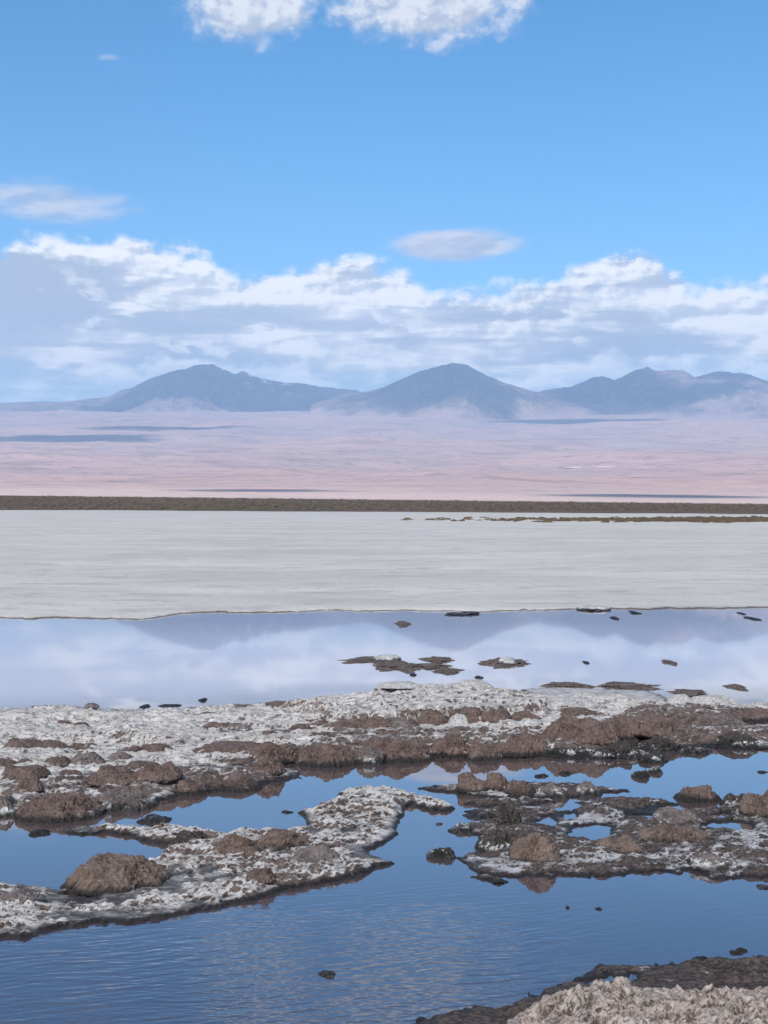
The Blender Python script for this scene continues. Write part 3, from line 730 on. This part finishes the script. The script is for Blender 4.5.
G_F = 'brown crusted rocks along the far salt bank'
G_R = 'brown crusted rocks along the water channel'
G_C = 'rocks on the dark mud bank'
G_N = 'rocks on the near salt bank'
G_I = 'mud islets in the pale lagoon'
G_S = 'small stones in the blue water'
B_, T_, W_, Y_ = M_BROWN, M_TAN, M_WET, M_GREY
ROCKS = [
 # far bank, the white sheet at its back
 (55, 70, 714.5, 721, B_, 'small round brown knob on white salt at the pale lagoon edge', G_F),
 (71, 87, 716, 721, B_, 'low brown slab beside the small round knob on white salt', G_F),
 (85, 98, 710.5, 716, Y_, 'greyish knob at the pale lagoon shore beside a brown knob', G_F),
 (107, 121, 708, 714, B_, 'dark brown knob at the very edge of the pale lagoon', G_F),
 (28, 50, 704.5, 708, B_, 'thin dark ledge topping the white salt at the pale lagoon edge', G_F),
 (1, 40, 736, 750, B_, 'wide brown mound with a thin salt lip on white sheet', G_F),
 (38, 67, 738, 751, B_, 'domed brown mound between the lipped mound and the split mound', G_F),
 (65, 98, 736, 746, B_, 'split brown mound standing behind the salt streaked mound', G_F),
 (38, 66, 750, 761, B_, 'small brown mound beside the salt streaked mound', G_F),
 (63, 99, 746.5, 764, Y_, 'brown mound with white salt streaks down its front', G_F),
 (103, 133, 743.5, 758, Y_, 'arched brown mound with salt filling its hollow front', G_F),
 (119, 144, 738, 748, B_, 'brown mound behind the arched mound, dark grey knob on it', G_F),
 (136, 152, 734.5, 741, Y_, 'small grey stone behind the brown mound on white salt', G_F),
 (136, 172, 743, 754, B_, 'long brown mound beside the arched salt filled mound', G_F),
 (-14, 17, 753.5, 763, B_, 'square dark block cut off by the picture edge on white salt', G_F),
 (16, 32, 755, 762, B_, 'little dark stone beside the square dark block', G_F),
 (-4, 41, 762, 776, B_, 'flat topped brown mound with salt crest above beige shelf', G_F),
 (53, 79, 765.5, 775, B_, 'isolated small brown dome ringed by white salt', G_F),
 (15, 39, 781, 795, B_, 'dark brown stump at the end of the beige salt shelf', G_F),
 (-22, 20, 784, 811, Y_, 'rough grey brown lump cut by the picture edge at the channel', G_R),
 (18, 98, 779, 814, B_, 'largest dark brown lump at the channel, below the beige shelf', G_R),
 (82, 132, 764, 788, B_, 'brown shoulder rising behind the largest dark lump', G_R),
 (119, 157, 757.5, 771, B_, 'smooth brown crest above the grey crumbly lump', G_R),
 (92, 150, 777, 806, Y_, 'grey crumbly lump with salt specks beside the largest lump', G_R),
 (133, 177, 763, 786, B_, 'round brown lump below the smooth crest by white slab', G_R),
 (173, 209, 761, 785, B_, 'upright cracked brown lump over the long black water line', G_R),
 (203, 259, 760, 783, B_, 'broad speckled brown lump over the black water line', G_R),
 (250, 282, 755, 778, B_, 'rounded brown end lump where the ridge drops to the water', G_R),
 (194, 268, 741.5, 754, B_, 'long low brown ridge under a white salt plate', G_F),
 (248, 303, 735, 757, B_, 'stepped brown ridge with a dark notch near the channel head', G_F),
 (198, 224, 711.5, 716.5, B_, 'narrow brown tip at the back of the white sheet', G_F),
 (205, 237, 715.5, 723, B_, 'smooth brown slab poking from the white sheet', G_F),
 (224, 254, 721, 728, Y_, 'grey brown slab with a white salt cap in front of the smooth slab', G_F),
 (225, 252, 703.5, 709, Y_, 'grey rubble heap at the far edge of the white sheet', G_F),
 (158, 182, 703, 707, B_, 'thin brown bar lying off the white shore in pale water', G_F),
 (266, 297, 703.5, 709, B_, 'thin dark ledge beneath the highest white salt plate', G_F),
 (256, 302, 730, 737, B_, 'thin brown band under the salt step', G_F),
 (288, 312, 720.5, 731, B_, 'brown knob at the end of the thin brown band', G_F),
 # step under the raised salt plate
 (341, 368, 701, 711, B_, 'first low lump where the dark step under the salt plate begins', G_F),
 (364, 397, 702, 717, B_, 'broad dark lump in the step under the raised salt plate', G_F),
 (393, 421, 700.5, 717, B_, 'dark creviced lump in the middle of the step', G_F),
 (419, 451, 699.5, 717, B_, 'smooth rounded dark lump in the step under salt overhang', G_F),
 (450, 487, 699.5, 717, B_, 'dark wedge behind the bright white salt knob', G_F),
 (484, 511, 703, 717, B_, 'pyramid shaped dark lump near the end of the step', G_F),
 (511, 540, 706, 716, B_, 'last flat lump ending the dark step', G_F),
 (296, 330, 715, 723, B_, 'brown patch of rock amid white crust below the plate', G_F),
 (324, 357, 721, 733, B_, 'low brown lump among salt veins', G_F),
 (349, 382, 714.5, 729, B_, 'brown lump with dark hole at its side under a salt lip', G_F),
 (379, 415, 715, 731, Y_, 'grey speckled lump under a salt lip', G_F),
 # front of the far bank, over the channel
 (298, 358, 735, 765, B_, 'big smooth brown boulder at the channel beside a white gap', G_R),
 (356, 384, 739, 764, Y_, 'grey crusty shoulder between two big channel boulders', G_R),
 (364, 438, 731, 764, B_, 'biggest double humped brown boulder over its reflection', G_R),
 (430, 478, 724, 756, B_, 'dull brown lump stepping back from the double humped boulder', G_R),
 (470, 502, 729, 754, B_, 'brown lump under the thin dark undercut salt plate', G_R),
 (496, 553, 724, 751, B_, 'brown block below the long white salt tongue', G_R),
 (546, 614, 713, 745, B_, 'wide brown hump below the white salt tongue end', G_R),
 (558, 604, 706.5, 717, B_, 'smooth brown shelf at the end of the white salt tongue', G_F),
 (604, 652, 697.5, 727, B_, 'tallest humped brown boulder beside the wet salt film', G_R),
 (640, 693, 704, 728, B_, 'brown boulder with salt crumbs along its top', G_R),
 (690, 746, 703.5, 724, Y_, 'grey speckled boulder below the white salt knoll', G_R),
 (739, 790, 697, 717, B_, 'smooth brown dome at the picture edge beyond the salt knoll', G_R),
 (596, 622, 719, 741, B_, 'dark boulder beside the small white pool', G_R),
 (640, 683, 729, 748, W_, 'dark grey lump between small pool and open water', G_R),
 (672, 712, 734, 746, W_, 'flat dark lump with a white salt top at open water', G_R),
 (709, 790, 735, 749, W_, 'long dark lump with salt band at the picture edge', G_R),
 (719, 764, 721, 737, W_, 'dark humped lump behind the long dark lump', G_R),
 (538, 604, 743, 758, W_, 'dark wet ledge streaked white along the channel', G_R),
 (594, 641, 738, 759, W_, 'dark wet lump in front of the small white pool', G_R),
 (636, 667, 750.5, 764, W_, 'black wet tongue pointing into the open blue water', G_R),
 (631, 651, 768, 778, W_, 'pointed dark stone off the black wet tongue', G_S),
 (648, 666, 765, 773.5, W_, 'twin dark stones just off the black wet tongue', G_S),
 # dark mud bank, back islet
 (455, 492, 769, 790, B_, 'smooth brown hump on the narrow islet before the channel', G_C),
 (486, 512, 768, 790, B_, 'peaked brown hump at the middle of the narrow islet', G_C),
 (505, 540, 772, 793, B_, 'long brown hump on the narrow islet beside the peak', G_C),
 (535, 570, 778, 797, Y_, 'pinkish grey hump on the narrow islet', G_C),
 (574, 603, 776, 795, Y_, 'pointed rock with white salt collar on the islet tip', G_C),
 (534, 552, 772.5, 777.5, W_, 'thin dark bar afloat behind the islet', G_S),
 (558, 575, 769.5, 775, W_, 'small dark oval stone in the blue water behind the islet', G_S),
 (491, 524, 800, 826, W_, 'dark salt laced boulder between islet and fluffy tan boulder', G_C),
 (460, 500, 808, 817, W_, 'flat dark slab reaching out from the salt laced boulder', G_C),
 (446, 480, 821, 833, W_, 'dark finger shaped stone reaching into blue water', G_C),
 (476, 516, 826, 850, W_, 'knobbly dark rock with white crumbs beside the tan boulder', G_C),
 (511, 569, 826, 861, T_, 'fluffy tan boulder at the water, biggest on the mud bank', G_C),
 (427, 461, 843.5, 858, W_, 'lone dark rock with salt rim off the mud bank corner', G_C),
 (597, 650, 827, 848, T_, 'tan lump beside the enclosed square pool', G_C),
 (640, 714, 818, 842, T_, 'wide tan ridge at the centre of the mud bank', G_C),
 (656, 704, 804, 822, Y_, 'grey salt dusted hump behind the wide tan ridge', G_C),
 (690, 742, 848, 866, Y_, 'low brown rubble ridge near the front of the mud bank', G_C),
 (675, 724, 780, 802, B_, 'brown boulder with a white patch in open blue water', G_C),
 (722, 752, 791, 808, W_, 'black rock sprinkled with salt beside the edge dome', G_C),
 (746, 800, 784, 816, T_, 'smooth tan dome at the picture edge on the mud bank', G_C),
 (580, 682, 797, 810, W_, 'long dark spit shaped slab pointing at the white patched boulder', G_C),
 # near salt bank
 (62, 166, 851, 889, T_, 'big tan haystack shaped boulder at the head of the near bank', G_N),
 (58, 84, 878, 889, W_, 'dark wet toe stone in front of the tan haystack boulder', G_N),
 (205, 262, 824, 850, T_, 'tall tan hump on the near bank, next to a longer one', G_N),
 (248, 312, 826, 848, T_, 'longer tan hump on the near bank', G_N),
 (290, 346, 843, 864, Y_, 'low brown mound in the middle of the near bank crust', G_N),
 (245, 277, 866, 881, B_, 'small red brown clod near the front of the salt bank', G_N),
 (-20, 40, 887, 906, Y_, 'grey brown clod at the picture edge behind a white hook of salt', G_N),
 (135, 172, 812.5, 823, W_, 'dark islet stone with salt flecks in the channel', G_S),
 (277, 294, 809.5, 813.5, W_, 'thin dark sliver floating in the channel', G_S),
 (22, 50, 828, 836, W_, 'low muddy stone sitting in the reflected brown bank', G_S),
 (160, 208, 824, 843, W_, 'salt crowned dark rock joining spit and near bank', G_N),
 # small stones in open water
 (316, 342, 969, 977, W_, 'lone black stick shaped stone in rippled water', G_S),
 (735, 750, 945, 953, W_, 'black round stone off the near mud shore', G_S),
 (728, 741, 951, 954.5, W_, 'tiny black speck of stone beside the black round stone', G_S),
 (756, 776, 884, 889, W_, 'thin black stone at the picture edge below the mud bank', G_S),
 (594, 602, 906, 910, W_, 'tiny black stone, bigger of a pair in deep blue water', G_S),
 (565, 571, 905.5, 908.5, W_, 'tiny black stone, smaller of a pair in deep blue water', G_S),
 (435, 444, 821, 825, W_, 'tiny dark stone before the tail of the near bank', G_S),
 (756, 772, 770, 773, W_, 'thin black sliver in blue water near the picture edge', G_S),
 (738, 752, 1015, 1024, T_, 'pale brown stone on the salt rubble at the bottom edge', G_S),
]
for r in ROCKS:
    if r[6] == G_R and r[4] is not W_: r = (r[0], r[1], r[2], r[3] - 3.5) + r[4:]
    extra = {}
    if r[0] == 574: extra = {}
    rock(*r[:7], **extra)

# white salt knobs standing on the crust
SK = [
 (448, 470, 707, 719, 'bright white salt knob in front of the dark step'),
 (378, 422, 691, 697, 'white salt hump on the skyline of the far bank at the lagoon'),
 (456, 494, 688, 696, 'highest white salt hump where the far bank meets the lagoon'),
 (590, 612, 686, 0, None),
 (690, 744, 700.5, 711, 'white salt knoll above the grey speckled boulder'),
 (668, 696, 700, 710, 'crumbly cream salt knoll beside the tallest humped boulder'),
 (538, 602, 700, 710, 'broad cream salt hump behind the smooth brown shelf'),
 (285, 322, 698.5, 704, 'low white salt hump beside the dark ledge of the far bank'),
]
for x0, x1, yt, yb, lb in SK:
    if lb: rock(x0, x1, yt, yb, M_SALTCAP, lb, 'white salt humps on the far bank', name='salt_hump', cat='salt hump', rough=0.8)

# flat mud islets lying in the pale lagoon
IS = [
 (337, 400, 657, 663, M_ISLET, 'long thin brown mud islet with white salt heap on it', (0.5, 0.06, 0.28, 0.01)),
 (366, 425, 660.5, 670, M_ISLET, 'broad brown mud islet in front of the salt heaped one', None),
 (420, 459, 657, 663, M_ISLET, 'thin brown mud islet beside the salt heaped islet', None),
 (408, 455, 664, 669, M_ISLET, 'narrow brown mud islet behind the almond shaped one', None),
 (428, 467, 667.5, 674, M_ISLET, 'almond shaped brown mud islet, frontmost of the lagoon cluster', None),
 (478, 537, 659, 667, M_ISLET, 'lone arrow shaped brown mud islet with white cap in pale lagoon', (0.3, 0.045, 0.05, 0.02)),
 (393, 414, 621, 626, M_ISLET, 'small oval brown mud islet in the dark mountain reflection', None),
 (446, 486, 612.5, 616, W_, 'thin dark mud bar just off the far lagoon shore', None),
 (576, 616, 607.5, 611.5, W_, 'dark mud bar under a white salt heap at the far shore', (0.85, 0.06, 0.0, 0.015)),
 (632, 645, 611, 614.5, W_, 'small dark mud dot off the far shore beside the salt heap', None),
 (749, 764, 617, 620, W_, 'small dark mud dash in the pink cloud reflection', None),
 (740, 748, 612.5, 614.5, W_, 'tiny dark mud dash close to the far shore', None),
 (612, 622, 616.5, 619.5, W_, 'faint dark mud dash below the far shore salt heap', None),
 (664, 681, 660, 664.5, M_ISLET, 'small brown mud islet with a thin trailing tip', None),
 (584, 592, 661, 664, W_, 'tiny dark mud dot in the pale lagoon', None),
 (474, 486, 676.5, 679, W_, 'faint dark line of mud near the white shore', None),
 (409, 418, 674, 676.5, W_, 'tiny mud speck before the almond shaped islet', None),
 (540, 600, 683, 688.5, M_ISLET, 'long grey mud strip at the edge of the wet salt film', None),
 (596, 664, 683.5, 689.5, M_ISLET, 'second long grey mud strip, beside the pale salt islet', None),
 (672, 716, 690, 696.5, M_ISLET, 'low pale islet of salt and mud before the salt knoll', None),
 (729, 753, 684.5, 690, M_ISLET, 'grey mud islet alone near the smooth brown dome', None),
 (197, 209, 699, 701.5, W_, 'tiny dark mud dash in pale water off the white shore', None),
 (137, 150, 705, 708, W_, 'faint mud smear lying just off the white shore', None),
]
for x0, x1, yt, yb, mt, lb, cap in IS:
    rock(x0, x1, yt, yb, mt, lb, G_I, name='mud_islet', cat='islet', flat=True, cap=cap, zoff=0.0, rough=0.9)

# ------------------------------------------------------------------ scrub on the edge of the salt flat (nobody could count it)
def scrub():
    rng = np.random.default_rng(7)
    co8 = ico(2)[0]; f8 = ico(2)[1]
    VV, FF = [], []
    k = 0
    def put(X, Y, r, h, z):
        nonlocal k
        j = 1 + (rng.random((len(co8), 1)) - 0.5) * 0.7
        v = co8 * j * [r, r, h] + [X, Y, z + h * 0.25]
        VV.append(v); FF.append(f8 + k); k += len(co8)
    for i in range(5200):
        Y = rng.uniform(720, 1560); X = rng.uniform(-0.32, 0.32) * Y
        put(X, Y, rng.uniform(0.6, 2.6), rng.uniform(0.15, 0.55), float(plain_z(np.array(X), np.array(Y))))
    for i in range(1500):
        y = rng.normal(520.5, 1.1); 
        if not 517.5 < y < 524: continue
        x = 790 - abs(rng.normal(0, 120)); x = x if rng.random() < 0.85 else rng.uniform(500, 900)
        p = at(x, y, 0.0)
        put(p[0], p[1], rng.uniform(0.15, 0.7), rng.uniform(0.08, 0.22), 0.05)
    m, t, bs = new_mat('dry_scrub')
    n = noise(position(t), 0.2, 3, 0.6)
    setin(t, bs, 'Base Color', mix(t, n.step(.3, .7), (0.085, 0.053, 0.026), (0.15, 0.098, 0.052))); setin(t, bs, 'Roughness', 0.95)
    structure(mesh_obj('scrub', np.concatenate(VV), np.concatenate(FF), m), 'stuff')
scrub()

# ------------------------------------------------------------------ fair-weather clouds high overhead (they shade the lagoon and the range)
def mat_cloud(dens):
    m = bpy.data.materials.new('cloud_vapour'); m.use_nodes = True
    t = m.node_tree; t.nodes.clear()
    o = t.nodes.new('ShaderNodeOutputMaterial'); v = t.nodes.new('ShaderNodeVolumePrincipled')
    v.inputs['Color'].default_value = (0.98, 0.98, 0.98, 1); v.inputs['Density'].default_value = dens; v.inputs['Anisotropy'].default_value = 0.35
    t.links.new(v.outputs[0], o.inputs['Volume'])
    return m
M_CLOUD, M_THIN = mat_cloud(0.012), mat_cloud(0.0008)

def cloud(cx, cy, cz, rx, ry, rz, mat, label, seed, lump=1.0):
    co, fc = ico(6)
    n1 = fbm(co[:, 0] * 2.2 + seed, co[:, 1] * 2.2, co[:, 2] * 2.2, octv=5, gain=0.6, seed=seed) - 0.5
    n2 = worley(co[:, 0] * 3.2 + seed, co[:, 1] * 3.2, co[:, 2] * 3.2, seed=seed)
    R = 1 + lump * (n1 * 1.5 + (0.5 - np.minimum(n2, 1)) * 0.30)
    v = co * R[:, None] * [rx, ry, rz]
    v[:, 2] = np.where(v[:, 2] < 0, v[:, 2] * 0.45, v[:, 2])
    o = mesh_obj('cloud', v, fc, mat); o.location = (cx, cy, cz)
    tag(o, label, 'cloud', 'clouds drifting high over the lagoon and the plain')
    return o

def inv_p(p):            # distance on the plain at which it is seen p pixels above the horizon
    ys = np.linspace(1500, 18900, 3000)
    return float(np.interp(p, pelev(ys), ys))

def shade(px, D, z, wpx, depth, alt, label, seed, rz=170, mat=None):
    X = (px - 384) / F * D
    tt = (alt - z) / sun_vec[2]
    c = np.array([X, D, z]) + sun_vec * tt
    cloud(c[0], c[1], c[2], wpx / 2 / F * D, depth, rz, mat or M_CLOUD, label, seed)

SH = [
 (215, 20700, 1720, 270, 1350, 'broad heaped cloud high above the two topped volcano', 1),
 (436, 18100, 1600, 150, 1400, 'rounded cloud high above the lone volcano cone', 2),
 (610, 19200, 1650, 150, 1450, 'ragged cloud high above the many peaked range', 3),
 (580, inv_p(86), 1100, 190, 620, 'slim cloud drifting over the upper plain', 4),
 (40, inv_p(68), 800, 190, 560, 'long cloud drifting over the outer upper plain', 5),
 (150, inv_p(76), 850, 170, 420, 'small cloud drifting over the middle of the plain', 6),
 (690, inv_p(99), 1300, 130, 560, 'slim cloud high above the foot of the last peak', 7),
 (40, 20000, 1500, 200, 600, 'wide cloud sheet high above the long low shoulder', 8),
 (728, 19300, 1850, 70, 420, 'little cloud high above the outermost peak', 12),
 (650, 2250, 25, 250, 170, 'narrow cloud strip above the pale lower plain', 9),
 (250, 2500, 35, 140, 170, 'thin cloud wisp above the pale lower plain', 10),
]
for px, D, z, w_, dep, lb, sd in SH:
    shade(px, D, z, w_, dep, 7000 if sd in (1, 2, 3, 7, 8, 12) else 5900, lb, sd)
tt = 2900 / sun_vec[2]
cloud(sun_vec[0] * tt, sun_vec[1] * tt + 200, 2900, 2300, 1250, 300, M_THIN, 'thin grey veil of cloud high over the lagoon', 33, lump=0.55)

# ------------------------------------------------------------------ haze
def haze():
    bm = bmesh.new(); bmesh.ops.create_cube(bm, size=1.0)
    me = bpy.data.meshes.new('haze'); 
    x0, x1, y0, y1, z0, z1 = -52000, 52000, -400, 30500, -3.0, 2080
    for v in bm.verts:
        v.co = ((v.co.x + 0.5) * (x1 - x0) + x0, (v.co.y + 0.5) * (y1 - y0) + y0, (v.co.z + 0.5) * (z1 - z0) + z0)
    bm.to_mesh(me); bm.free()
    m = bpy.data.materials.new('haze'); m.use_nodes = True
    t = m.node_tree; t.nodes.clear()
    o = t.nodes.new('ShaderNodeOutputMaterial'); v = t.nodes.new('ShaderNodeVolumePrincipled')
    v.inputs['Color'].default_value = (0.44, 0.68, 1.0, 1); v.inputs['Density'].default_value = 5.5e-5; v.inputs['Anisotropy'].default_value = 0.0
    t.links.new(v.outputs[0], o.inputs['Volume'])
    me.materials.append(m)
    structure(link(bpy.data.objects.new('haze', me)), 'stuff')
haze()

# ------------------------------------------------------------------ sun, camera, render settings
ld = bpy.data.lights.new('sun', 'SUN'); ld.energy = SUN_STR; ld.angle = rad(0.53); ld.color = (1.0, 0.94, 0.86)
lo = link(bpy.data.objects.new('sun', ld))
from mathutils import Vector
lo.rotation_euler = Vector(tuple(sun_vec)).to_track_quat('Z', 'Y').to_euler()
cd = bpy.data.cameras.new('camera'); cam = link(bpy.data.objects.new('camera', cd))
cam.location = (0, 0, CAMH); cam.rotation_euler = (rad(90) - PITCH, 0, 0)
cd.sensor_fit = 'VERTICAL'; cd.sensor_height = 24.0; cd.lens = F * 24.0 / 1024.0
cd.clip_start = 0.05; cd.clip_end = 120000
sc.camera = cam
sc.render.engine = 'CYCLES'
cy = sc.cycles
cy.use_denoising = True
try: cy.denoiser = 'OPENIMAGEDENOISE'
except Exception: pass
cy.volume_bounces = 1; cy.max_bounces = 8; cy.diffuse_bounces = 3; cy.glossy_bounces = 4
sc.view_settings.view_transform = 'Standard'; sc.view_settings.look = 'None'
sc.view_settings.exposure = EXPO; sc.view_settings.gamma = 1.0
sc.view_settings.use_curve_mapping = False
